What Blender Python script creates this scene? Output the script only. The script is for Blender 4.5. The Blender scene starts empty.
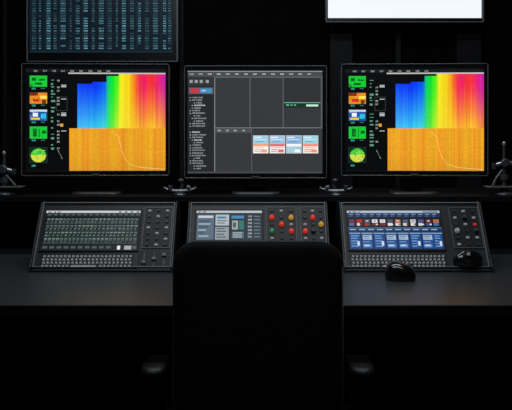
import bpy, bmesh, math, random, colorsys
import numpy as np
from mathutils import Vector, Matrix
random.seed(7)
C = bpy.context.scene
COL = C.collection
F = 700.0; CX = 256.0; HY = 135.0; CH = 1.25
def P(px, py, Y): return Vector(((px-CX)*Y/F, Y, CH-(py-HY)*Y/F))

# ---------------------------------------------------------------- materials
def mat(name, col, rough=.5, metal=0, noise=0, nscale=60, bump=0, spec=.5, emit=None, es=1):
    m = bpy.data.materials.new(name); m.use_nodes = True
    nt = m.node_tree; b = nt.nodes['Principled BSDF']
    b.inputs['Base Color'].default_value = (*col, 1)
    b.inputs['Roughness'].default_value = rough
    b.inputs['Metallic'].default_value = metal
    b.inputs['Specular IOR Level'].default_value = spec
    if emit:
        b.inputs['Emission Color'].default_value = (*emit, 1)
        b.inputs['Emission Strength'].default_value = es
    if noise or bump:
        tc = nt.nodes.new('ShaderNodeTexCoord'); n = nt.nodes.new('ShaderNodeTexNoise')
        n.inputs['Scale'].default_value = nscale; n.inputs['Detail'].default_value = 4
        nt.links.new(tc.outputs['Object'], n.inputs['Vector'])
        if noise:
            r = nt.nodes.new('ShaderNodeValToRGB')
            r.color_ramp.elements[0].position = .3; r.color_ramp.elements[1].position = .7
            r.color_ramp.elements[0].color = (*[c*(1-noise) for c in col], 1)
            r.color_ramp.elements[1].color = (*[c*(1+noise) for c in col], 1)
            nt.links.new(n.outputs['Fac'], r.inputs['Fac']); nt.links.new(r.outputs['Color'], b.inputs['Base Color'])
        if bump:
            bp = nt.nodes.new('ShaderNodeBump'); bp.inputs['Strength'].default_value = bump; bp.inputs['Distance'].default_value = .002
            nt.links.new(n.outputs['Fac'], bp.inputs['Height']); nt.links.new(bp.outputs['Normal'], b.inputs['Normal'])
    return m
M = dict(
 wall=mat('wall_paint', (.003,.003,.004), .85, noise=.2, nscale=8, spec=.08),
 trim=mat('wall_trim', (.012,.012,.014), .6, noise=.2, nscale=20, spec=.2),
 floor=mat('carpet', (.004,.004,.0045), .95, noise=.4, nscale=150, bump=.4, spec=.05),
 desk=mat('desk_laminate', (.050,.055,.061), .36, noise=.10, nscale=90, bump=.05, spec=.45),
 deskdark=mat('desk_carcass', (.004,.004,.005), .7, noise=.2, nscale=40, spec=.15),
 edge=mat('desk_edge_band', (.012,.012,.013), .5, noise=.2, nscale=40, spec=.3),
 shelf=mat('shelf_black', (.006,.006,.007), .55, noise=.2, nscale=60, spec=.25),
 housing=mat('monitor_housing', (.13,.135,.14), .25, noise=.1, nscale=80, spec=.8),
 bezel=mat('monitor_bezel', (.007,.007,.008), .30, noise=.1, nscale=80),
 stand=mat('monitor_stand', (.045,.046,.048), .35, noise=.1, nscale=80),
 body=mat('console_body', (.026,.027,.030), .40, noise=.12, nscale=140, bump=.15),
 rim=mat('console_rim', (.20,.21,.22), .32, noise=.1, nscale=120),
 panel=mat('console_panel', (.010,.010,.011), .45, noise=.15, nscale=90),
 key=mat('key_plastic', (.72,.73,.74), .5, noise=.1, nscale=200),
 btn_k=mat('button_black', (.07,.07,.075), .4, noise=.1, nscale=200),
 btn_w=mat('button_pale', (.5,.51,.51), .4, noise=.05, nscale=200, emit=(.5,.55,.55), es=.14),
 btn_r=mat('button_red', (.6,.03,.02), .35, noise=.05, nscale=200, emit=(.9,.04,.02), es=.45),
 btn_y=mat('button_amber', (.6,.3,.04), .35, noise=.05, nscale=200, emit=(.9,.45,.05), es=.35),
 btn_g=mat('button_green', (.05,.35,.12), .35, noise=.05, nscale=200, emit=(.08,.6,.2), es=.12),
 metal=mat('satin_metal', (.42,.43,.44), .25, .5, noise=.15, nscale=120, spec=.8),
 metald=mat('dark_metal', (.09,.094,.10), .28, .3, noise=.15, nscale=120, spec=.8),
 mouse=mat('mouse_plastic', (.008,.008,.009), .16, noise=.1, nscale=200, spec=.9),
 wheel=mat('mouse_wheel', (.08,.08,.085), .5, noise=.1, nscale=200),
 fabric=mat('chair_fabric', (.010,.010,.011), .85, noise=.3, nscale=400, bump=.4, spec=.2),
 rim_highlight=mat('chair_rim_highlight', (.06,.062,.066), .5, noise=.2, nscale=300, spec=.5),  # paler than the fabric: backrest edge highlight put into the colour
 chairp=mat('chair_plastic', (.012,.012,.013), .45, noise=.1, nscale=100),
)
def screen_mat(name, strength=1.0):
    m = bpy.data.materials.new(name); m.use_nodes = True
    nt = m.node_tree; b = nt.nodes['Principled BSDF']
    a = nt.nodes.new('ShaderNodeVertexColor'); a.layer_name = 'Col'
    b.inputs['Base Color'].default_value = (.004,.004,.004,1); b.inputs['Roughness'].default_value = .3
    b.inputs['Specular IOR Level'].default_value = .2
    nt.links.new(a.outputs['Color'], b.inputs['Emission Color']); b.inputs['Emission Strength'].default_value = strength
    return m
M['screen'] = screen_mat('lit_screen', 1.08)

# ---------------------------------------------------------------- object helpers
ORG = {}
def thing(name, label, cat, loc, group=None):
    o = bpy.data.objects.new(name, None); COL.objects.link(o); o.location = loc
    o.empty_display_size = .05
    o['label'] = label; o['category'] = cat
    if group: o['group'] = group
    ORG[o] = Vector(loc); return o
def link_mesh(name, me, m, parent, shift=True):
    o = bpy.data.objects.new(name, me); COL.objects.link(o)
    if m is not None:
        if not me.materials: me.materials.append(m)
    if parent is not None:
        o.parent = parent; ORG[o] = ORG[parent]
    else: ORG[o] = Vector((0,0,0))
    return o
def obj(name, bm, m, parent=None, smooth=False, bevel=0, label=None, loc=None):
    org = ORG[parent] if parent is not None else (Vector(loc) if loc else Vector((0,0,0)))
    bmesh.ops.recalc_face_normals(bm, faces=bm.faces)
    bmesh.ops.translate(bm, verts=bm.verts, vec=-org)
    me = bpy.data.meshes.new(name); bm.to_mesh(me); bm.free()
    if smooth:
        for p in me.polygons: p.use_smooth = True
    o = link_mesh(name, me, m, parent)
    if loc and parent is None: o.location = loc; ORG[o] = Vector(loc)
    if bevel:
        md = o.modifiers.new('bevel', 'BEVEL'); md.width = bevel; md.segments = 3; md.limit_method = 'ANGLE'
    if label: o['label'] = label
    return o
def struct(name, bm, m, parent=None):
    o = obj(name, bm, m, parent)
    o['kind'] = 'structure'; return o
def box(bm, x0,x1,y0,y1,z0,z1):
    vs = [bm.verts.new(v) for v in ((x0,y0,z0),(x1,y0,z0),(x1,y1,z0),(x0,y1,z0),(x0,y0,z1),(x1,y0,z1),(x1,y1,z1),(x0,y1,z1))]
    for f in ((0,3,2,1),(4,5,6,7),(0,1,5,4),(1,2,6,5),(2,3,7,6),(3,0,4,7)): bm.faces.new([vs[i] for i in f])
    return bm
def BX(*a): return box(bmesh.new(), *a)
def hexa(bm, lo, hi):
    a = [bm.verts.new(v) for v in lo]; b = [bm.verts.new(v) for v in hi]; n = len(a)
    bm.faces.new(a[::-1]); bm.faces.new(b)
    for i in range(n): bm.faces.new((a[i], a[(i+1)%n], b[(i+1)%n], b[i]))
def tube(bm, pts, rs, seg=14, cap=True):
    pts = [Vector(p) for p in pts]
    if not isinstance(rs, (list,tuple)): rs = [rs]*len(pts)
    prev = None; rings = []
    for i, p in enumerate(pts):
        d = (pts[min(i+1,len(pts)-1)]-pts[max(i-1,0)]).normalized()
        if prev is None:
            up = Vector((0,0,1)) if abs(d.z) < .9 else Vector((1,0,0))
            a = d.cross(up).normalized()
        else: a = (prev - d*prev.dot(d)).normalized()
        prev = a; b = d.cross(a)
        rings.append([bm.verts.new(p+(a*math.cos(t)+b*math.sin(t))*rs[i]) for t in [2*math.pi*k/seg for k in range(seg)]])
    for r0, r1 in zip(rings, rings[1:]):
        for k in range(seg): bm.faces.new((r0[k], r0[(k+1)%seg], r1[(k+1)%seg], r1[k]))
    if cap: bm.faces.new(rings[0][::-1]); bm.faces.new(rings[-1])
    return bm
def TB(pts, rs, seg=14): return tube(bmesh.new(), pts, rs, seg)
def lathe(c, prof, axis=Vector((0,0,1)), seg=24):
    bm = bmesh.new(); c = Vector(c); axis = Vector(axis).normalized()
    up = Vector((1,0,0)) if abs(axis.x) < .9 else Vector((0,1,0))
    a = axis.cross(up).normalized(); b = axis.cross(a)
    rings = [[bm.verts.new(c+axis*h+(a*math.cos(2*math.pi*k/seg)+b*math.sin(2*math.pi*k/seg))*max(r,1e-4)) for k in range(seg)] for r, h in prof]
    for r0, r1 in zip(rings, rings[1:]):
        for k in range(seg): bm.faces.new((r0[k], r0[(k+1)%seg], r1[(k+1)%seg], r1[k]))
    bm.faces.new(rings[0][::-1]); bm.faces.new(rings[-1]); return bm
def rrect(hw, hh, r, n=8):
    pts = []
    for cx, cz, a0 in ((hw-r,hh-r,0),(-hw+r,hh-r,90),(-hw+r,-hh+r,180),(hw-r,-hh+r,270)):
        for k in range(n+1):
            a = math.radians(a0+90*k/n); pts.append((cx+r*math.cos(a), cz+r*math.sin(a)))
    return pts
def ring_frame(bm, x0,x1,z0,z1, ix0,ix1,iz0,iz1, y0,y1, r=.006):
    def lp(a,b,c,d,rr): return [((a+b)/2+p, (c+d)/2+q) for p,q in rrect((b-a)/2,(d-c)/2,rr,4)]
    o = lp(x0,x1,z0,z1,r); i = lp(ix0,ix1,iz0,iz1,.0015); n = len(o)
    L = [[bm.verts.new((p[0],y,p[1])) for p in s] for s,y in ((o,y0),(i,y0),(i,y1),(o,y1))]
    for a in range(4):
        A, B = L[a], L[(a+1)%4]
        for k in range(n): bm.faces.new((A[k],A[(k+1)%n],B[(k+1)%n],B[k]))
    return bm

# ---------------------------------------------------------------- pixel canvas for the screens
G = {'0':(7,5,5,5,7),'1':(2,6,2,2,7),'2':(7,1,7,4,7),'3':(7,1,7,1,7),'4':(5,5,7,1,1),'5':(7,4,7,1,7),'6':(7,4,7,5,7),
     '7':(7,1,1,2,2),'8':(7,5,7,5,7),'9':(7,5,7,1,7),'.':(0,0,0,0,2),'-':(0,0,7,0,0),':':(0,2,0,2,0),' ':(0,0,0,0,0)}
def lin(c): return tuple(((v/255+.055)/1.055)**2.4 if v/255 > .04045 else v/255/12.92 for v in c)
class Canvas:
    def __init__(s, x0,y0,x1,y1, bg, k=3):
        s.x0,s.y0,s.x1,s.y1,s.k = x0,y0,x1,y1,k
        s.W = int(round((x1-x0)*k)); s.H = int(round((y1-y0)*k))
        s.a = np.zeros((s.H,s.W,3), np.uint8); s.a[:] = bg
    def ix(s, x): return max(0,min(s.W,int(round((x-s.x0)*s.k))))
    def iy(s, y): return max(0,min(s.H,int(round((y-s.y0)*s.k))))
    def rect(s, x0,y0,x1,y1,c):
        a,b = s.ix(x0), s.ix(x1); d,e = s.iy(y0), s.iy(y1)
        if b == a: b = a+1
        if e == d: e = d+1
        s.a[d:e, a:b] = c
    def frame(s, x0,y0,x1,y1,c,t=.34):
        s.rect(x0,y0,x1,y0+t,c); s.rect(x0,y1-t,x1,y1,c); s.rect(x0,y0,x0+t,y1,c); s.rect(x1-t,y0,x1,y1,c)
    def text(s, x,y,t,c,z=1):
        i,j = s.ix(x), s.iy(y)
        for ch in t:
            g = G[ch]
            for r in range(5):
                for q in range(3):
                    if g[r] >> (2-q) & 1:
                        s.a[j+r*z:j+r*z+z, i+q*z:i+q*z+z] = c
            i += 4*z
    def line(s, x0,y0,x1,y1,c,t=.4):
        n = int(max(abs(x1-x0),abs(y1-y0))*s.k)+1
        for i in range(n+1):
            f = i/n; x = x0+(x1-x0)*f; y = y0+(y1-y0)*f
            s.rect(x-t/2,y-t/2,x+t/2,y+t/2,c)
    def func(s, x0,y0,x1,y1,fn,step=1.0):
        y = y0
        while y < y1-1e-6:
            x = x0
            while x < x1-1e-6:
                c = fn(x,y)
                if c is not None: s.rect(x,y,min(x+step,x1),min(y+step,y1),c)
                x += step
            y += step
    def mesh(s, name, corner, m, parent, label=None):
        a = (s.a[:,:,0].astype(np.int64)<<16)|(s.a[:,:,1].astype(np.int64)<<8)|s.a[:,:,2]
        H,W = a.shape; done = np.zeros((H,W),bool); quads = []
        for j in range(H):
            i = 0
            row = a[j]
            while i < W:
                if done[j,i]: i += 1; continue
                v = row[i]; e = i+1
                while e < W and row[e] == v and not done[j,e]: e += 1
                f = j+1
                while f < H and (a[f,i:e] == v).all() and not done[f,i:e].any(): f += 1
                done[j:f,i:e] = True; quads.append((i,j,e,f,int(v))); i = e
        org = ORG[parent]; vs = []; fs = []; cols = []
        for (i,j,e,f,v) in quads:
            b = len(vs)
            for (p,q) in ((i,f),(e,f),(e,j),(i,j)): vs.append(corner(p/W,q/H)-org)
            fs.append((b,b+1,b+2,b+3)); cols += [(*lin(((v>>16)&255,(v>>8)&255,v&255)),1)]*4
        me = bpy.data.meshes.new(name); me.from_pydata(vs,[],fs)
        ca = me.color_attributes.new('Col','FLOAT_COLOR','CORNER')
        ca.data.foreach_set('color', np.array(cols,np.float32).ravel())
        o = link_mesh(name, me, m, parent)
        if label: o['label'] = label
        return o
rnd = random.Random(3)
def digits(n, r=rnd): return ''.join(r.choice('0123456789') for _ in range(n))

# ---------------------------------------------------------------- the room
ROOMX, BACKY, NEARY, TOP = 2.6, 4.1, -1.6, 2.9
struct('floor', BX(-ROOMX,ROOMX,NEARY,BACKY,-.05,0), M['floor'])
struct('ceiling', BX(-ROOMX,ROOMX,NEARY,BACKY,TOP,TOP+.05), M['wall'])
struct('wall_back', BX(-ROOMX,ROOMX,BACKY,BACKY+.05,0,TOP), M['wall'])
struct('wall_left', BX(-ROOMX-.05,-ROOMX,NEARY,BACKY,0,TOP), M['wall'])
struct('wall_right', BX(ROOMX,ROOMX+.05,NEARY,BACKY,0,TOP), M['wall'])
struct('wall_front', BX(-ROOMX,ROOMX,NEARY-.05,NEARY,0,TOP), M['wall'])
for i,(a,b) in enumerate(((330,352),(395,400),(456,480),(180,184),(4,8))):
    x0 = (a-CX)*4.05/F; x1 = (b-CX)*4.05/F
    bm = BX(x0,x1,4.03,BACKY,.0,TOP); struct('trim_%d'%(i+1), bm, M['trim'])

# ---------------------------------------------------------------- desk
DZ = .75
desk = thing('control_desk', 'long dark grey desk carrying the three control consoles, chair pulled up to it', 'desk', (0,2.7,0))
obj('desktop', BX(-1.7,1.7,2.062,3.32,DZ-.032,DZ), M['desk'], desk, bevel=.003)
obj('edge_band', BX(-1.7,1.7,2.056,2.0618,DZ-.032,DZ-.001), M['edge'], desk, bevel=.001)
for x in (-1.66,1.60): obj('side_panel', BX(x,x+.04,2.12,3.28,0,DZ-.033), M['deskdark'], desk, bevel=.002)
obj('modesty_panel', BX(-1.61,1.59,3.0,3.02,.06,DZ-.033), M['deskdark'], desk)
SZ = 1.0
shelf = thing('monitor_shelf', 'raised black shelf along the back of the desk under the three large monitors', 'shelf', (0,3.1,DZ))
obj('shelf_board', BX(-1.6,1.6,2.87,3.30,SZ-.025,SZ), M['shelf'], shelf, bevel=.003)
for x in (-1.58,-.55,.52,1.55): obj('support', BX(x,x+.03,2.90,3.28,DZ,SZ-.0255), M['shelf'], shelf)
obj('back_panel', BX(-1.54,1.54,3.28,3.295,DZ,SZ-.0255), M['shelf'], shelf)

# ---------------------------------------------------------------- screen contents
def lerp3(a,b,t): return tuple(a[i]+(b[i]-a[i])*t for i in range(3))
def spectrum(r):
    c = Canvas(26,68,165,171,(8,9,10))
    c.rect(26,68,165,71.5,(24,26,28)); 
    for x in range(34,110,9): c.text(x,69.3,digits(3,r),(150,155,160))
    c.rect(68,71.7,165,73,(190,190,185))
    def thumb(y0,y1,base,blobs,speck):
        c.rect(30,y0,47,y1,base)
        for (a,b,d,e,col) in blobs: c.rect(a,b,d,e,col)
        for k in range(34):
            x = r.uniform(30,46); y = r.uniform(y0,y1-.7); c.rect(x,y,x+r.choice((.34,.7,1.2)),y+.34,r.choice(speck))
        c.frame(29.6,y0-.4,47.4,y1+.4,(50,62,58))
        c.text(32,y1+1,digits(3,r),(60,190,170)); c.rect(41,y1+1.4,45,y1+2,(60,130,120))
    gr=(20,200,50); gs = [(8,110,30),(60,240,90),(5,80,30),(30,160,60)]
    thumb(75,86,gr,[(32,77,36,80,(5,90,30)),(39,78,45,80,(6,110,30)),(35,82,42,84,(5,80,30)),(30,83,33,86,(10,140,40))],gs)
    thumb(92,103,(225,140,30),[(30,92,38,95,(120,40,20)),(40,95,47,98,(250,220,90)),(33,98,40,101,(200,45,25)),(42,99,46,103,(110,50,20))],[(255,230,110),(150,40,20),(60,30,20),(240,90,30)])
    thumb(109,120,(25,80,160),[(30,109,47,111,(200,215,225)),(33,112,38,116,(235,240,240)),(41,113,46,118,(40,190,220)),(31,117,40,119,(230,200,80))],[(240,240,240),(20,40,90),(90,200,230),(30,120,80)])
    thumb(126,138,gr,[(33,128,37,136,(8,100,30)),(39,128,40,137,(9,120,35)),(42,130,46,133,(5,90,30))],gs)
    c.rect(30,147,47,162,(8,40,26))
    for j in range(45):
        y = 147.2+j/3; dy = (y-154.6)/6.9
        if abs(dy) < 1:
            h = 7.4*math.sqrt(1-dy*dy)*(1+.05*math.sin(j)); c.rect(38.5-h,y,38.5+h,y+.34,(70,205,60) if dy<-.1 else (205,215,70))
    for k in range(40):
        x = r.uniform(33,44); y = r.uniform(149,160); c.rect(x,y,x+1,y+.7,r.choice([(240,240,140),(30,130,60),(120,220,80),(220,200,60)]))
    c.frame(29.6,146.6,47.4,162.4,(50,62,58)); c.text(32,164.4,digits(3,r),(60,190,170))
    y = 79
    while y < 150:
        if r.random() < .85:
            c.rect(51,y,51+r.choice((2,3,4)),y+r.choice((.7,1.3,2)),(90,150,130))
        if r.random() < .6: c.text(57,y,digits(2,r),(170,180,170))
        y += 3.4
    for y in (84,85.5,98,112,113.5,114.8,130): c.rect(61,y,66,y+.7,(200,205,205))
    c.frame(56,96,67,110,(70,75,75)); c.line(58,150,62,158,(150,150,150)); c.rect(60,123,63,126,(225,160,60))
    steps = [(77,92,83),(92,106,81),(106,118,75),(118,165,73)]
    top = [(77,(15,80,250)),(84,(20,60,255)),(96,(10,60,255)),(104,(15,100,250)),(107,(15,210,120)),(112,(20,240,40)),(117,(110,245,35)),(120,(255,245,35)),(128,(255,215,30)),(133,(255,145,35)),(137,(252,65,70)),(143,(245,30,110)),(148,(250,55,60)),(153,(248,50,75)),(158,(235,35,130)),(165,(200,40,180))]
    bot = [(77,(80,195,255)),(92,(55,210,250)),(104,(70,230,225)),(107,(60,235,130)),(112,(120,242,60)),(117,(205,245,55)),(120,(255,240,50)),(128,(255,222,50)),(133,(255,212,45)),(137,(255,195,50)),(144,(255,178,50)),(148,(255,195,45)),(153,(255,205,50)),(157,(252,180,50)),(165,(245,150,60))]
    def pick(st,x):
        for (a,ca),(b,cb) in zip(st,st[1:]):
            if a <= x < b: return lerp3(ca,cb,(x-a)/(b-a))
        return st[-1][1]
    stripe = [r.uniform(.93,1.0) for _ in range(200)]
    off = [r.uniform(-.12,.12) for _ in range(200)]
    def rainbow(x,y):
        tp = 83
        for a,b,t in steps:
            if a <= x < b: tp = t
        if x < 77 or y < tp: return (8,9,12) if y < 127 else None
        v = (y-73)/55; w = max(0,min(1,(v-.2+off[int(x)]*(1 if x > 118 else .5))/.8))
        q = lerp3(pick(top,x),pick(bot,x),w); g = stripe[int(x)]*(1-r.uniform(0,.04))
        return tuple(int(max(0,min(255,t*g)))&252 for t in q)
    c.func(69,73,165,128,rainbow,1.0)
    grain = [r.uniform(.90,1.0) for _ in range(400)]
    def orange(x,y):
        a = grain[int(x*2)]*(.93+.07*r.random())
        a *= 1-.06*max(0,(y-150)/20)
        return (int(250*a)&252,int((172+8*math.sin(x*.35))*a)&252,int(42*a*(.8+.35*r.random()))&252)
    c.func(69,127.6,165,170.2,orange,1.0)
    tr = [(112,131),(118,136),(121,150),(124,158),(129,164),(140,167),(163,169)]
    for a,b in zip(tr,tr[1:]): c.line(*a,*b,(255,222,130),.34)
    y = 148
    for x in range(70,164,2):
        y2 = 148+r.uniform(-2.4,2.4); c.line(x,y,x+2,y2,(215,135,30),.34); y = y2
    for x in range(72,160,9): c.rect(x,152,x+.34,166,(218,140,35))
    c.rect(26,170.2,165,171,(20,20,20))
    return c
def gray_workspace(r):
    c = Canvas(188,71,322,173.4,(54,55,59),4)
    c.rect(188,71,322,77,(72,73,76)); c.rect(188,71,322,71.8,(150,152,155))
    for x in range(190,310,9): c.text(x,73.4,digits(4,r),(205,205,205))
    c.rect(188,77.4,215,173,(38,39,42)); c.rect(214.4,77.4,215.2,173,(140,140,142))
    c.rect(188,78,214,86,(50,51,55)); 
    for x in (190,195,200,206): c.rect(x,80,x+3,83,(150,155,160))
    c.rect(189,87.5,213.5,94,(90,90,92)); c.rect(191,88.5,199,93,(200,50,70)); c.rect(200,88.5,212,93,(60,140,190)); c.text(202,90,'0125',(240,240,240))
    y = 97
    while y < 170:
        ind = r.choice((0,0,2,4))
        c.rect(190+ind,y+.3,191.2+ind,y+1.3,(150,155,160))
        w = r.randint(8,14)-ind; c.text(192.6+ind,y,digits(w,r),(160,163,167) if r.random()>.15 else (220,220,220))
        y += 2.6 if not (125 < y < 128) else 6
    for x in (250,283): c.rect(x-.25,78,x+.25,128,(118,119,122))
    c.rect(215.6,77,322,77.5,(120,121,124))
    c.rect(215.6,127.6,322,128.2,(120,121,124)); c.rect(216,128.4,252,133,(76,77,80))
    for x in (218,226,234,242): c.text(x,130,digits(3,r),(205,205,205))
    c.rect(251.6,128.4,252.1,173,(100,101,104))
    c.rect(283.6,78,322,102,(48,49,53))
    c.rect(284,102.6,320,108,(28,50,42)); c.rect(284,102.4,320,103,(120,220,170)); 
    c.text(286,104.4,'082 417 36',(120,230,180)); c.rect(306,104.5,318,106.5,(190,230,210))
    c.rect(320.6,78,322,128,(88,89,92)); 
    cols = [((150,200,222),(236,160,120),(245,240,235)),((150,190,222),(215,110,110),(240,236,232)),((130,175,215),(240,240,242),(150,195,215)),((150,205,220),(238,140,120),(245,232,222))]
    for i,x in enumerate((253.5,270,286.5,303)):
        A,B,D = cols[i]
        c.rect(x-.5,135.4,x+14.9,153.4,(205,205,205)); c.rect(x,136,x+14.4,144,A); c.rect(x,144,x+14.4,152.9,D)
        c.rect(x+.8,137,x+8,138,(240,245,248)); c.rect(x+1,139.4,x+13,140,(240,245,248)); c.rect(x+2,141.4,x+10,142,(90,130,165))
        c.rect(x,144,x+14.4,146.4,B); 
        for k in range(3): c.rect(x+1,147.4+k*1.8,x+r.uniform(7,13.5),148.1+k*1.8,lerp3(B,(120,120,130),.3))
        c.rect(x+8,149.5,x+13.4,152.4,B)
    c.rect(188,171.6,322,173.4,(66,67,70))
    return c
def number_wall(r):
    c = Canvas(29,-52,172,52.5,(15,26,36),4)
    y = -50
    xs = [(31.5,4),(38.5,2),(46,4),(53,3),(60,5),(69,2),(75,4),(83,4),(91,3),(98,5),(107,4),(115,2),(121,4),(129,4),(137,3),(144,4),(152,5),(162,3),(167,3)]
    while y < 50:
        br = r.choice((.6,.75,.85,.95,1.0))
        for i,(x,n) in enumerate(xs):
            if r.random() < .10: continue
            b = br*(.6+.4*((i*7)%5)/4)
            c.text(x,y,digits(n,r),tuple(min(255,int(v*b)) for v in (120,195,215)))
        y += 2.5
    for x in (44.6,58.6,81.6,105.6,135.6,160): c.rect(x,-50,x+.25,49,(28,54,68))
    c.rect(29,50.8,172,52.5,(22,40,52))
    return c
def waves(r):
    c = Canvas(44,211,140,250.5,(10,14,15))
    c.rect(44,211,140,213.4,(190,196,198)); c.text(46,211.6,'021 48 307',(30,35,38)); 
    for x in (118,124,130,136): c.rect(x,211.8,x+2.4,213,(70,75,78))
    c.rect(44,213.4,140,217,(30,36,38))
    for x in range(46,138,6): c.rect(x,214.8,x+3.6,215.8,(92,102,102))
    for j in range(4):
        y0 = 218+j*6.6
        c.rect(45,y0,139,y0+5.9,(20,27,27)); c.rect(45,y0+6,139,y0+6.34,(84,98,96))
        for i in range(23):
            x = 46.2+i*4.05
            tone = (88,108,102) if (i//4+j)%3 else (112,130,124)
            c.rect(x,y0+1,x+2.9,y0+2.3,tone); c.rect(x,y0+3,x+2.9,y0+3.7+.3*r.random(),(62,80,76)); c.rect(x,y0+4.4,x+1.2+1.6*r.random(),y0+5,(124,142,136))
            c.rect(x+3.4,y0,x+3.7,y0+5.9,(44,56,54))
    c.rect(44,245,140,250.5,(24,30,32))
    for x in range(46,116,7): c.rect(x,246.4,x+4.6,248.6,(74,84,86))
    c.rect(120,246,123,249.6,(225,228,228)); c.rect(127,246,134,249.6,(160,166,166)); c.rect(135,246,139,249,(80,88,88))
    return c
def windows_mix(r):
    c = Canvas(196,211,262,241,(34,42,50))
    c.rect(196,211,262,213.2,(180,186,190)); c.text(198,211.3,'04 182',(40,44,50))
    c.rect(197,215,214,240,(84,102,118)); c.rect(198,216,213,218.4,(190,198,204)); 
    for k in range(6): c.rect(198.5,221+k*3,198.5+r.uniform(6,13),222+k*3,(170,184,196) if k%2 else (40,56,76))
    c.rect(215.4,215,229,226,(170,178,182)); c.rect(217,217,226,219,(60,120,160)); c.rect(217,220.6,227,221.6,(90,104,112)); c.rect(217,223,225,224,(90,104,112))
    c.rect(215.4,227.4,229,240,(140,150,156)); 
    for k in range(4): c.rect(216.6,228.6+k*2.8,216.6+r.uniform(6,11),229.6+k*2.8,(60,76,84))
    c.rect(230.4,215,245,240,(26,44,62)); c.rect(231.4,216,244,219,(70,130,170)); c.rect(232,221,238,230,(150,162,154)); c.rect(233,223,236,228,(70,84,80)); c.rect(239,221,244,230,(50,110,104)); c.rect(232,232,244,238.6,(80,100,106))
    for k in range(3): c.rect(233,233+k*2,242,233.7+k*2,(180,196,200))
    c.rect(246.4,215,261,240,(44,52,60)); 
    for k in range(7): c.text(248,216+k*3.4,digits(3,r),(180,190,196)); c.rect(254,216.4+k*3.4,260,217.4+k*3.4,(100,116,126))
    return c
def blue_cells(r):
    c = Canvas(348,211,442,250,(14,22,40))
    c.rect(348,211,442,213.4,(170,184,198)); c.text(350,211.5,'38 504 17',(30,45,75)); c.rect(425,211.8,440,213,(90,110,140))
    c.rect(348,213.4,442,218,(24,44,80))
    for x in range(350,440,7): c.rect(x,214.4,x+4.4,215.4,(110,138,170)); c.rect(x,216.2,x+3,217,(70,100,140))
    c.rect(348,218,442,228,(12,15,22))
    pal = [(170,40,32),(200,204,208),(40,80,140),(110,36,32),(190,105,60),(60,110,170),(70,80,90),(215,218,220),(150,36,40)]
    for i in range(12):
        x = 349.2+i*7.7; a,b = r.sample(pal,2)
        c.rect(x,219.4,x+6.6,227,(34,38,48)); c.rect(x+.5,220,x+6,223.4,a); c.rect(x+.5,223.8,x+r.uniform(3,5.6),226.2,b); c.rect(x+2,221,x+4.4,222,r.choice(pal)); c.rect(x+4,224.4,x+6,225.6,r.choice(pal))
    c.rect(348,228.2,442,228.6,(130,160,190)); c.rect(348,228.6,442,232.4,(22,52,100))
    for x in range(350,440,9): c.rect(x,229.8,x+6,230.8,(150,178,206))
    for i,x in enumerate((349,361,373,385,397,409,421,432)):
        w = 11 if i < 7 else 9.4
        c.rect(x,233.2,x+w,249,(28,70,132)); c.rect(x,233.2,x+w,234.4,(130,166,205))
        if i in (1,3,4,6):
            c.rect(x+1,235.6,x+w-1,240.2,(160,178,198)); c.rect(x+1.6,236.6,x+w-3,237.3,(50,84,135)); c.rect(x+1.6,238.4,x+w-4,239,(80,120,170))
            c.rect(x+1,242,x+w-3,242.8,(120,160,205)); c.rect(x+1,244.2,x+w-2,247.6,(92,132,182)); c.rect(x+2,245.4,x+w-4,246.2,(205,216,228))
        else:
            for k in range(5): c.rect(x+1.4,236+k*2.5,x+w-1-r.uniform(0,4),236.9+k*2.5,(110,154,205))
            c.rect(x+w-3.6,241.6,x+w-1.4,246,(200,210,222))
    return c

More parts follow.
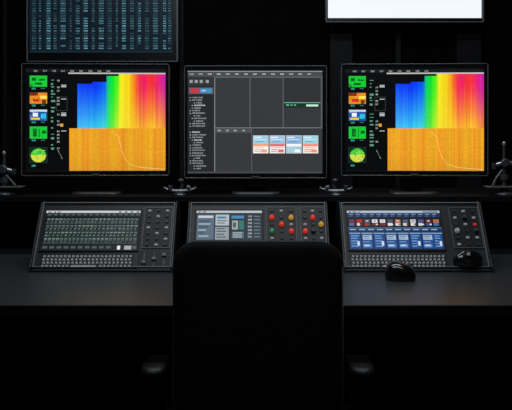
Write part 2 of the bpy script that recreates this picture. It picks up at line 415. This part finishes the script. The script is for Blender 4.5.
# ---------------------------------------------------------------- the three large monitors
def monitor(px0,py0,px1,py1, sx0,sy0,sx1,sy1, canvas, label, rot, Y=2.95, group='large monitors on the shelf'):
    a = P(px0,py1,Y); b = P(px1,py0,Y); s0 = P(sx0,sy1,Y); s1 = P(sx1,sy0,Y); cx = (a.x+b.x)/2
    t = thing('monitor', label, 'monitor', (cx,Y+.06,SZ), group)
    cz = (a.z+b.z)/2; hw = (b.x-a.x)/2; hh = (b.z-a.z)/2
    obj('housing', ring_frame(bmesh.new(), a.x,b.x,a.z,b.z, a.x+.004,b.x-.004,a.z+.004,b.z-.004, Y-.002,Y+.040,.010), M['housing'], t, bevel=.0015)
    obj('bezel', ring_frame(bmesh.new(), a.x+.0042,b.x-.0042,a.z+.0042,b.z-.0042, s0.x,s1.x,s0.z,s1.z, Y+.002,Y+.016,.006), M['bezel'], t)
    bm = bmesh.new()
    rings = []
    for (f,y) in ((1,.018),(.99,.040),(.80,.062),(.55,.072)):
        rings.append([bm.verts.new((cx+p[0],Y+y,cz+p[1])) for p in rrect((hw-.007)*f,(hh-.007)*f,.02,4)])
    n = len(rings[0]); bm.faces.new(rings[0]); bm.faces.new(rings[-1])
    for r0,r1 in zip(rings,rings[1:]):
        for k in range(n): bm.faces.new((r0[k],r0[(k+1)%n],r1[(k+1)%n],r1[k]))
    obj('rear_shell', bm, M['bezel'], t)
    canvas.mesh('screen', lambda u,v: Vector((s0.x+(s1.x-s0.x)*u, Y+.008, s1.z+(s0.z-s1.z)*v)), M['screen'], t)
    obj('stand_neck', BX(cx-.045,cx+.045, Y+.075,Y+.10, SZ+.012, cz), M['stand'], t, bevel=.006)
    bm = bmesh.new(); pr = rrect(.105,.085,.04,6)
    hexa(bm, [(cx+p,Y+.06+q,SZ) for p,q in pr], [(cx+p*.94,Y+.06+q*.94,SZ+.010) for p,q in pr])
    obj('stand_base', bm, M['stand'], t, bevel=.003)
    obj('badge', BX(cx-.016,cx+.016,Y-.0035,Y+.002,a.z+.0065,a.z+.0100), M['metal'], t)
    for k in range(3): obj('button', BX(b.x-.05-k*.016,b.x-.04-k*.016,Y-.0015,Y+.003,a.z+.007,a.z+.0105), M['btn_k'], t)
    t.rotation_euler.z = math.radians(rot)
    return t
monitor(21.5,63.5,168.5,176, 25.5,68.8,164.5,171.5, spectrum(random.Random(1)), 'large monitor with rainbow and orange display, standing above the console with rows of grey marks', 2.5)
monitor(184,65.5,327,178.5, 187.5,70.8,322.5,173.5, gray_workspace(random.Random(2)), 'large middle monitor showing a grey workspace with four small thumbnails, directly above the chair', 0)
monitor(342,63.5,488,176, 346,68.8,484,171.5, spectrum(random.Random(5)), 'large monitor with rainbow and orange display, standing above the console with blue screen', -2.5)

# ---------------------------------------------------------------- wall displays
def wall_display(px0,px1,py1, sx0,sx1,sy1, ztop, label, name, canvas=None):
    Y = 3.9; a = P(px0,py1,Y); b = P(px1,0,Y); s0 = P(sx0,sy1,Y); s1 = P(sx1,0,Y)
    cx = (a.x+b.x)/2
    t = thing(name, label, 'wall display', (cx,BACKY,(a.z+ztop)/2))
    obj('housing', ring_frame(bmesh.new(), a.x,b.x,a.z,ztop, a.x+.008,b.x-.010,a.z+.006,ztop-.008, Y-.003,Y+.045,.01), M['rim'], t, bevel=.0015)
    obj('bezel', ring_frame(bmesh.new(), a.x+.0082,b.x-.0102,a.z+.0062,ztop-.0082, s0.x,s1.x,s0.z,ztop-.018, Y,Y+.016,.004), M['bezel'], t)
    obj('rear_shell', BX(a.x+.01,b.x-.01,Y+.018,Y+.06,a.z+.01,ztop-.01), M['bezel'], t, bevel=.01)
    obj('wall_bracket', BX(cx-.12,cx+.12,Y+.06,BACKY,(a.z+ztop)/2-.1,(a.z+ztop)/2+.1), M['metald'], t, bevel=.004)
    canvas.mesh('screen', lambda u,v: Vector((s0.x+(s1.x-s0.x)*u, Y+.01, (ztop-.018)+(s0.z-(ztop-.018))*v)), M['screen'], t)
    return t
zt = CH+(HY+52)*3.9/F+.018
wall_display(26.5,178,62, 29,173,52.5, zt, 'wall display filled with columns of small teal digits on dark blue', 'wall_display', number_wall(random.Random(9)))
wc = Canvas(328,-60,481.5,18,(236,241,245),1)
wc.rect(328,-60,481.5,-52,(120,160,200))
zt2 = CH+(HY+60)*3.9/F+.018
wall_display(325.5,484,22.5, 328,482,18, zt2, 'bright blank white wall display above the monitor on the right', 'wall_display', wc)

# ---------------------------------------------------------------- control consoles (face tilted back)
A = Vector((0,2.56,.762)); S = Vector((0,.527,.850)).normalized(); N = Vector((0,-S.z,S.y))
def ray(px,py):
    d = Vector(((px-CX)/F,1,-(py-HY)/F)); o = Vector((0,0,CH))
    t = (A-o).dot(N)/d.dot(N); p = o+d*t; return p.x, (p-A).dot(S)
def FPt(x,v,off=0): return Vector((x,A.y,A.z))+S*v+N*off
def frect(px0,py0,px1,py1):
    m = (py0+py1)/2
    return ray(px0,m)[0], ray(px1,m)[0], ray(px0,py1)[1], ray(px0,py0)[1]
def fbox(bm, x0,x1,v0,v1,o0,o1, taper=0):
    g = taper
    hexa(bm, [FPt(x0,v0,o0),FPt(x1,v0,o0),FPt(x1,v1,o0),FPt(x0,v1,o0)], [FPt(x0+g,v0+g,o1),FPt(x1-g,v0+g,o1),FPt(x1-g,v1-g,o1),FPt(x0+g,v1-g,o1)])
    return bm
def fring(bm, o, i, o0, o1):
    L = []
    for (r,h) in ((o,o0),(i,o0),(i,o1),(o,o1)):
        x0,x1,v0,v1 = r; L.append([bm.verts.new(FPt(x,v,h)) for x,v in ((x0,v0),(x1,v0),(x1,v1),(x0,v1))])
    for a in range(4):
        P0,P1 = L[a],L[(a+1)%4]
        for k in range(4): bm.faces.new((P0[k],P0[(k+1)%4],P1[(k+1)%4],P1[k]))
    return bm
def keymesh(w,h,d,taper,m,name):
    bm = bmesh.new(); R = Matrix((Vector((1,0,0)),S,N)).transposed()
    lo = [R@Vector(p) for p in ((-w/2,-h/2,0),(w/2,-h/2,0),(w/2,h/2,0),(-w/2,h/2,0))]
    hi = [R@Vector(p) for p in ((-w/2+taper,-h/2+taper,d),(w/2-taper,-h/2+taper,d),(w/2-taper,h/2-taper,d),(-w/2+taper,h/2-taper,d))]
    hexa(bm,lo,hi); bmesh.ops.recalc_face_normals(bm, faces=bm.faces)
    me = bpy.data.meshes.new(name); bm.to_mesh(me); bm.free(); me.materials.append(m); return me
def knobmesh(r,h,m,name):
    bm = lathe((0,0,0), [(r,0),(r,h*.25),(r*.82,h*.35),(r*.78,h*.9),(r*.6,h)], N, 18)
    bmesh.ops.recalc_face_normals(bm, faces=bm.faces)
    me = bpy.data.meshes.new(name); bm.to_mesh(me); bm.free(); me.materials.append(m)
    return me
def put(name, me, parent, p, label=None):
    o = bpy.data.objects.new(name, me); COL.objects.link(o); o.parent = parent; o.location = p-ORG[parent]
    if label: o['label'] = label
    return o
KEY = keymesh(.0095,.0095,.007,.0016,M['key'],'key')
BT = {k: keymesh(.020,.0125,.005,.0018,M['btn_'+k],'button_'+k) for k in 'kwryg'}
BS = {k: keymesh(.013,.009,.005,.0015,M['btn_'+k],'small_button_'+k) for k in 'kwryg'}
KN = {k: knobmesh(.0095,.014,M[m],'knob_'+k) for k,m in (('k','btn_k'),('w','btn_w'),('r','btn_r'),('y','btn_y'),('g','btn_g'))}
CN = {'k':None,'w':'pale button','r':'red button','y':'amber button','g':'green button'}
def console(x0,x1, label, canvas, srect, krect, panels, extras=None):
    t = thing('control_console', label, 'control console', ((x0+x1)/2,2.68,DZ), 'tilted control consoles on the desk')
    Lf = .262
    bm = bmesh.new()
    prof = [(2.548,DZ),(2.548,DZ+.010),(FPt(0,.0,0).y,FPt(0,.0,0).z),(FPt(0,Lf).y,FPt(0,Lf).z),(FPt(0,Lf).y+.022,FPt(0,Lf).z+.004),(2.80,.96),(2.825,DZ)]
    hexa(bm, [(x0,y,z) for y,z in prof], [(x1,y,z) for y,z in prof])
    obj('body', bm, M['body'], t, bevel=.004)
    bm = fring(bmesh.new(), (x0+.001,x1-.001,.002,Lf+.004), (x0+.006,x1-.006,.006,Lf-.001), -.002, .008)
    obj('rim', bm, M['rim'], t, bevel=.0015)
    for xx in (x0-.007, x1):
        bm = bmesh.new()
        pr = [(2.535,DZ),(2.54,DZ+.02),(FPt(0,.03,.014).y,FPt(0,.03,.014).z),(FPt(0,Lf,.012).y,FPt(0,Lf,.012).z),(FPt(0,Lf).y+.03,FPt(0,Lf).z+.008),(2.81,.96),(2.835,DZ)]
        hexa(bm, [(xx,y,z) for y,z in pr], [(xx+.007,y,z) for y,z in pr]); obj('side_cheek', bm, M['body'], t, bevel=.002)
    a0,a1,v0,v1 = frect(*srect); f = .005
    obj('screen_frame', fring(bmesh.new(), (a0-f,a1+f,v0-f,v1+f), (a0,a1,v0,v1), -.001, .006), M['panel'], t, bevel=.0012)
    canvas.mesh('screen', lambda u,v: FPt(a0+(a1-a0)*u, v1+(v0-v1)*v, .003), M['screen'], t)
    b0,b1,w0,w1 = frect(*krect)
    kb = obj('keyboard', fbox(bmesh.new(), b0,b1,w0,w1,-.001,.004), M['panel'], t, bevel=.001)
    nc = int((b1-b0-.006)/.0150); px = (b1-b0-.006)/nc; nr = 4; pv = (w1-w0-.004)/nr
    for r in range(nr):
        for c in range(nc):
            if r == 0 and nc*.3 < c < nc*.62: continue
            x = b0+.003+px*(c+.5)+(.0015 if r%2 else -.001); put('key', KEY, kb, FPt(x, w0+.002+pv*(r+.5), .004))
    obj('space_bar', fbox(bmesh.new(), b0+.003+px*nc*.33, b0+.003+px*nc*.61, w0+.003, w0+.003+.0095, .004,.010,.0015), M['key'], kb)
    for (pr, rows, style) in panels:
        c0,c1,u0,u1 = frect(*pr)
        pn = obj('control_panel', fbox(bmesh.new(), c0,c1,u0,u1,-.001,.003), M['panel'], t, bevel=.001)
        obj('panel_frame', fring(bmesh.new(), (c0-.002,c1+.002,u0-.002,u1+.002), (c0,c1,u0,u1), -.001, .005), M['rim'], pn)
        nr = len(rows); 
        for j,row in enumerate(rows):
            ncol = len(row)
            for i,ch in enumerate(row):
                if ch == ' ': continue
                x = c0+(c1-c0)*(i+.5)/ncol; v = u1-(u1-u0)*(j+.5)/nr
                lo = ch.lower()
                if ch.isupper(): put('knob', KN[lo], pn, FPt(x,v,.003), {'R':'red knob','Y':'amber knob','G':'green knob','W':'pale knob'}.get(ch))
                else: put('button', (BT if ncol <= 2 else BS)[lo], pn, FPt(x,v,.003), CN[lo])
    if extras: extras(t)
    return t
def xat(px,py): return ray(px,py)[0]
def left_extra(t):
    c0,c1,u0,u1 = frect(138,251,171,269.5)
    pn = obj('fader_panel', fbox(bmesh.new(), c0,c1,u0,u1,-.001,.003), M['panel'], t, bevel=.001)
    for i in range(3):
        x = c0+(c1-c0)*(i+.6)/3.3
        obj('slot', fbox(bmesh.new(), x-.0012,x+.0012,u0+.006,u1-.006,.0028,.0040), M['rim'], pn)
        v = u0+(u1-u0)*(.35+.2*i)
        obj('fader', fbox(bmesh.new(), x-.008,x+.008,v-.006,v+.006,.003,.013,.0015), M['rim'], pn)
def right_extra(t):
    x,v = ray(467,260.5)
    c = FPt(x,v,0)
    bm = lathe(c, [(.054,-.001),(.054,.006),(.051,.022),(.044,.032),(.034,.036)], N, 32)
    for q in bm.verts:
        d = q.co-c; q.co -= S*(d.dot(S)*.34)
    h = obj('trackball_housing', bm, M['mouse'], t, smooth=True)
    bm = bmesh.new(); bmesh.ops.create_uvsphere(bm, u_segments=24, v_segments=16, radius=.026)
    bmesh.ops.translate(bm, verts=bm.verts, vec=c+N*.030)
    obj('trackball', bm, M['mouse'], h, smooth=True)
console(xat(33,250)+.008,xat(177,240)-.014,'tilted dark console at the left with rows of small grey marks on its screen', waves(random.Random(4)),
        (43.5,211,139,250.5),(41,255,133,269),[((144,208.5,171,248),['wkw','kwk','kkk','wkw','kwk','kkw','kwk'],0)], left_extra)
console(xat(188,225)+.006,xat(329,225)-.010,'tilted middle console with small window screen and red buttons, partly behind the chair', windows_mix(random.Random(6)),
        (196,211,262,241),(196,250,298,268),[((267,208,296,242),['kwk','RkY','kRw','GkR','wkk'],0),((301,208,325,242),['kwk','kRk','wkY','RKk','wkw'],0),((301,248,323,268),['kk','kk'],0)])
console(xat(341,240)+.008,xat(488,240)-.012,'tilted dark console at the right with blue screen and a trackball, behind the mouse', blue_cells(random.Random(8)),
        (348,211,442,250),(350,255,446,269),[((451.5,208.5,480,248),['kwk','wKw','kwr','WkK','kww','wkk'],0)], right_extra)

# ---------------------------------------------------------------- mouse on the desk
def mouse():
    c = Vector((P(401.5,282,2.40).x,2.42,DZ))
    t = thing('computer_mouse', 'black computer mouse lying on the desk in front of the right console', 'mouse', c)
    bm = bmesh.new(); rings = []; n = 32
    for j,(s,h) in enumerate(((.94,0),(1,.008),(.99,.020),(.93,.034),(.80,.046),(.6,.055),(.35,.060),(.1,.062))):
        ring = []
        for k in range(n):
            a = 2*math.pi*k/n; ca,sa = math.cos(a),math.sin(a)
            e = .82
            x = math.copysign(abs(ca)**e,ca)*.053*s; y = math.copysign(abs(sa)**e,sa)*.040*s
            ring.append(bm.verts.new(c+Vector((x,y,h*(1-.18*(x/.05))))))
        rings.append(ring)
    bm.faces.new(rings[0][::-1]); bm.faces.new(rings[-1])
    for a,b in zip(rings,rings[1:]):
        for k in range(n): bm.faces.new((a[k],a[(k+1)%n],b[(k+1)%n],b[k]))
    obj('shell', bm, M['mouse'], t, smooth=True)
    obj('scroll_wheel', lathe(c+Vector((.032,-.004,.038)), [(.006,0),(.008,.001),(.008,.006),(.006,.007)], (0,1,0), 18), M['wheel'], t)
    t.rotation_euler.z = math.radians(-8)
mouse()

# ---------------------------------------------------------------- fittings between and beside the monitors
def fill_tray(c, w=.07):
    bm = bmesh.new(); pr = rrect(w,.03,.012,4)
    hexa(bm, [(c.x+p,c.y+q,c.z-.003) for p,q in pr], [(c.x+p*1.06,c.y+q*1.06,c.z+.003) for p,q in pr]); return bm
def clamp_stand(px, ht, label, s):
    Y = 2.925; x = (px-CX)*Y/F; c = Vector((x,Y,SZ))
    t = thing('clamp_stand', label, 'clamp stand', c, 'small metal clamp stands on the shelf')
    obj('base', lathe(c, [(.050,0),(.052,.005),(.050,.010),(.022,.016),(.014,.028)]), M['metald'], t)
    obj('tray', fill_tray(c+Vector((s*-.020,-.01,.034)),.064), M['metal'], t, bevel=.001)
    obj('post', TB([c+Vector((0,0,.02)),c+Vector((0,0,ht*.8)),c+Vector((0,0,ht))],[.009,.006,.005]), M['metald'], t)
    obj('crossbar', TB([c+Vector((s*-.042,0,ht*.60)),c+Vector((0,0,ht*.66)),c+Vector((s*.06,0,ht*.64))],[.006,.010,.007]), M['metal'], t)
    obj('arm', TB([c+Vector((s*-.050,-.012,.040)),c+Vector((s*-.036,-.008,ht*.34)),c+Vector((s*-.008,0,ht*.5))],[.006,.005,.006]), M['metald'], t)
    obj('jaw', BX(x+s*.060-.010,x+s*.060+.010,Y-.014,Y+.014,SZ+ht*.64-.040,SZ+ht*.64+.014), M['metald'], t, bevel=.003)
    obj('jaw', BX(x-s*.042-.007,x-s*.042+.007,Y-.010,Y+.010,SZ+ht*.60-.016,SZ+ht*.60+.010), M['metald'], t, bevel=.002)
    obj('knob', lathe(c+Vector((0,-.004,ht*.66)), [(.008,-.0),(.017,.006),(.018,.016),(.013,.022)], (0,-1,0), 16), M['metald'], t)
    obj('collar', lathe(c+Vector((0,0,ht*.30)), [(.010,0),(.018,.003),(.018,.022),(.010,.025)]), M['metald'], t)
    obj('finial', lathe(c+Vector((0,0,ht)), [(.005,-.002),(.008,.004),(.008,.012),(.004,.018)]), M['metal'], t)
clamp_stand(4,.165,'small metal clamp stand on the shelf at the far left, beside the left rainbow monitor',-1)
clamp_stand(504,.205,'small metal clamp stand on the shelf at the far right, beside the right rainbow monitor',1)
def cradle(px,label,s):
    Y = 2.90; x = (px-CX)*Y/F; c = Vector((x,Y,SZ))
    t = thing('cable_cradle', label, 'bracket', c, 'small metal cradles between the monitors')
    obj('foot', lathe(c, [(.026,0),(.027,.004),(.024,.008),(.012,.012),(.010,.018)]), M['metald'], t)
    pts = []
    for k in range(13):
        u = -1+2*k/12; pts.append(c+Vector((u*.064,-.004,.018+.012*abs(u)**2.2)))
    obj('curved_arm', TB(pts,[.0040+.0045*(1-abs(-1+2*k/12)) for k in range(13)],10), M['metal'], t, smooth=True)
    obj('stem', TB([c+Vector((0,0,.016)),c+Vector((s*.010,0,.040)),c+Vector((s*.004,0,.058))],[.007,.006,.006]), M['metald'], t)
    obj('knob', lathe(c+Vector((s*.004,0,.052)), [(.006,0),(.012,.003),(.013,.010),(.010,.016),(.004,.018)]), M['metald'], t, smooth=True)
    obj('clip', BX(x-s*.040-.009,x-s*.040+.009,Y-.012,Y+.006,SZ+.022,SZ+.042), M['metald'], t, bevel=.003)
    obj('thumbscrew', lathe(c+Vector((s*.034,-.008,.030)), [(.004,0),(.009,.002),(.009,.010),(.005,.012)], (s*.5,-.3,1), 16), M['metal'], t)
    for e in (-1,1): obj('tip', lathe(c+Vector((e*.063,-.004,.027)), [(.004,0),(.006,.003),(.004,.009)]), M['metal'], t)
cradle(180,'small curved metal cradle with knob between the left rainbow monitor and the middle monitor',1)
cradle(336,'small curved metal cradle with knob between the middle monitor and the right rainbow monitor',-1)

# ---------------------------------------------------------------- chair seen from behind
def chair():
    cx = (258-CX)*1.9/F; t = thing('office_chair', 'black fabric office chair seen from behind, pulled up to the desk', 'chair', (cx,2.12,0))
    def pp(hw,hh,cz,cy,p,q,y,bend,flare,crown):
        w = 1+flare*(-q/hh); cr = crown*(1-(p/hw)**2) if q > 0 else 0
        return Vector((cx+p*w, cy+y+bend*p*p-.01*(q/hh)**2, cz+q+cr-crown))
    hw,hh,r,cz,cy,bend,flare,crown = .229,.243,.066,.726,1.88,.30,.004,.005
    bm = bmesh.new(); rings = []
    for ins,y in [(.12,-.026),(.06,-.0255),(.03,-.024),(.012,-.020),(.003,-.012),(0,0),(.002,.010),(.008,.020),(.03,.030),(.08,.034)]:
        rings.append([bm.verts.new(pp(hw,hh,cz,cy,p,q,y,bend,flare,crown)) for p,q in rrect(hw-ins,hh-ins,max(.01,r-ins*.5),12)])
    n = len(rings[0]); bm.faces.new(rings[0][::-1]); bm.faces.new(rings[-1])
    for a,b in zip(rings,rings[1:]):
        for k in range(n): bm.faces.new((a[k],a[(k+1)%n],b[(k+1)%n],b[k]))
    bk = obj('backrest', bm, M['fabric'], t, smooth=True)
    pts = [pp(hw,hh,cz,cy,p,q,-.009,bend,flare,crown) for p,q in rrect(hw-.0015,hh-.0015,r-.001,12)]
    pts += [pts[0]]
    obj('rim_highlight', TB(pts,.0022,8), M['rim_highlight'], bk, smooth=True)  # thin pale tube added to imitate the highlight along the backrest edge
    bm = bmesh.new(); pr = rrect(.235,.225,.07,8)
    rings = [[bm.verts.new((cx+p*f,2.17+q*f,z)) for p,q in pr] for f,z in ((.9,.405),(.98,.415),(1,.44),(.97,.468),(.88,.478))]
    n = len(pr); bm.faces.new(rings[0][::-1]); bm.faces.new(rings[-1])
    for a,b in zip(rings,rings[1:]):
        for k in range(n): bm.faces.new((a[k],a[(k+1)%n],b[(k+1)%n],b[k]))
    obj('seat', bm, M['fabric'], t, smooth=True)
    obj('back_support', TB([(cx,2.05,.392),(cx,1.92,.395),(cx,1.872,.43),(cx,1.87,.52)],[.022,.022,.020,.016]), M['chairp'], t, smooth=True)
    for s in (-1,1):
        ax = cx+s*.300
        bm = bmesh.new(); pr = rrect(.036,.125,.032,6)
        rings = [[bm.verts.new((ax+p*f,2.10+q*f,z)) for p,q in pr] for f,z in ((.9,.556),(1,.564),(1,.578),(.86,.588))]
        n = len(pr); bm.faces.new(rings[0][::-1]); bm.faces.new(rings[-1])
        for a,b in zip(rings,rings[1:]):
            for k in range(n): bm.faces.new((a[k],a[(k+1)%n],b[(k+1)%n],b[k]))
        pd = obj('armrest', bm, M['chairp'], t, smooth=True)
        obj('arm_bracket', TB([(ax,2.10,.558),(ax,2.12,.47),(ax-s*.02,2.13,.41),(cx+s*.18,2.13,.395)],[.02,.02,.018,.016]), M['chairp'], pd, smooth=True)
    obj('mechanism', BX(cx-.19,cx+.19,2.04,2.24,.375,.405), M['chairp'], t, bevel=.008)
    obj('gas_lift', TB([(cx,2.14,.10),(cx,2.14,.25),(cx,2.14,.251),(cx,2.14,.38)],[.032,.03,.018,.018]), M['metald'], t)
    for k in range(5):
        a = math.radians(90+72*k+8); d = Vector((math.cos(a),math.sin(a),0)); c = Vector((cx,2.14,0))
        lg = obj('leg', TB([c+Vector((0,0,.12)),c+d*.15+Vector((0,0,.105)),c+d*.29+Vector((0,0,.075))],[.028,.022,.016]), M['chairp'], t, smooth=True)
        w = c+d*.29; sd = Vector((-d.y,d.x,0))
        obj('caster', lathe(w+Vector((0,0,.028))-sd*.022, [(.02,0),(.028,.003),(.028,.016),(.012,.019),(.012,.025),(.028,.028),(.028,.041),(.02,.044)], sd, 20), M['chairp'], lg)
chair()

# ---------------------------------------------------------------- light
def area(name, loc, size, sy, power, col, aim):
    l = bpy.data.lights.new(name,'AREA'); l.shape='RECTANGLE'; l.size=size; l.size_y=sy; l.energy=power; l.color=col
    o = bpy.data.objects.new(name,l); COL.objects.link(o); o.location = loc
    o.rotation_euler = (Vector(aim)-Vector(loc)).to_track_quat('-Z','Y').to_euler(); return o
area('overhead_fill', (0,2.35,2.85), 2.2,.3, 14, (.86,.93,1), (0,2.5,.8))  # added soft overhead light that lifts the desk to grey, no fixture
area('overhead_fill', (0,1.2,2.8), 2.0,.3, 9, (.90,.95,1), (0,2.6,.85))  # added fill from the camera side to brighten console faces and keys
w = bpy.data.worlds.new('world'); C.world = w; w.use_nodes = True
w.node_tree.nodes['Background'].inputs[0].default_value = (.01,.011,.013,1); w.node_tree.nodes['Background'].inputs[1].default_value = .2
C.view_settings.view_transform = 'Standard'

# ---------------------------------------------------------------- camera
cd = bpy.data.cameras.new('camera'); cam = bpy.data.objects.new('camera', cd); COL.objects.link(cam)
cd.sensor_width = 36; cd.lens = 36*F/512; cd.shift_y = -(205-HY)/512.0
cam.location = (0,0,CH); cam.rotation_euler = (math.radians(90),0,0); C.camera = cam
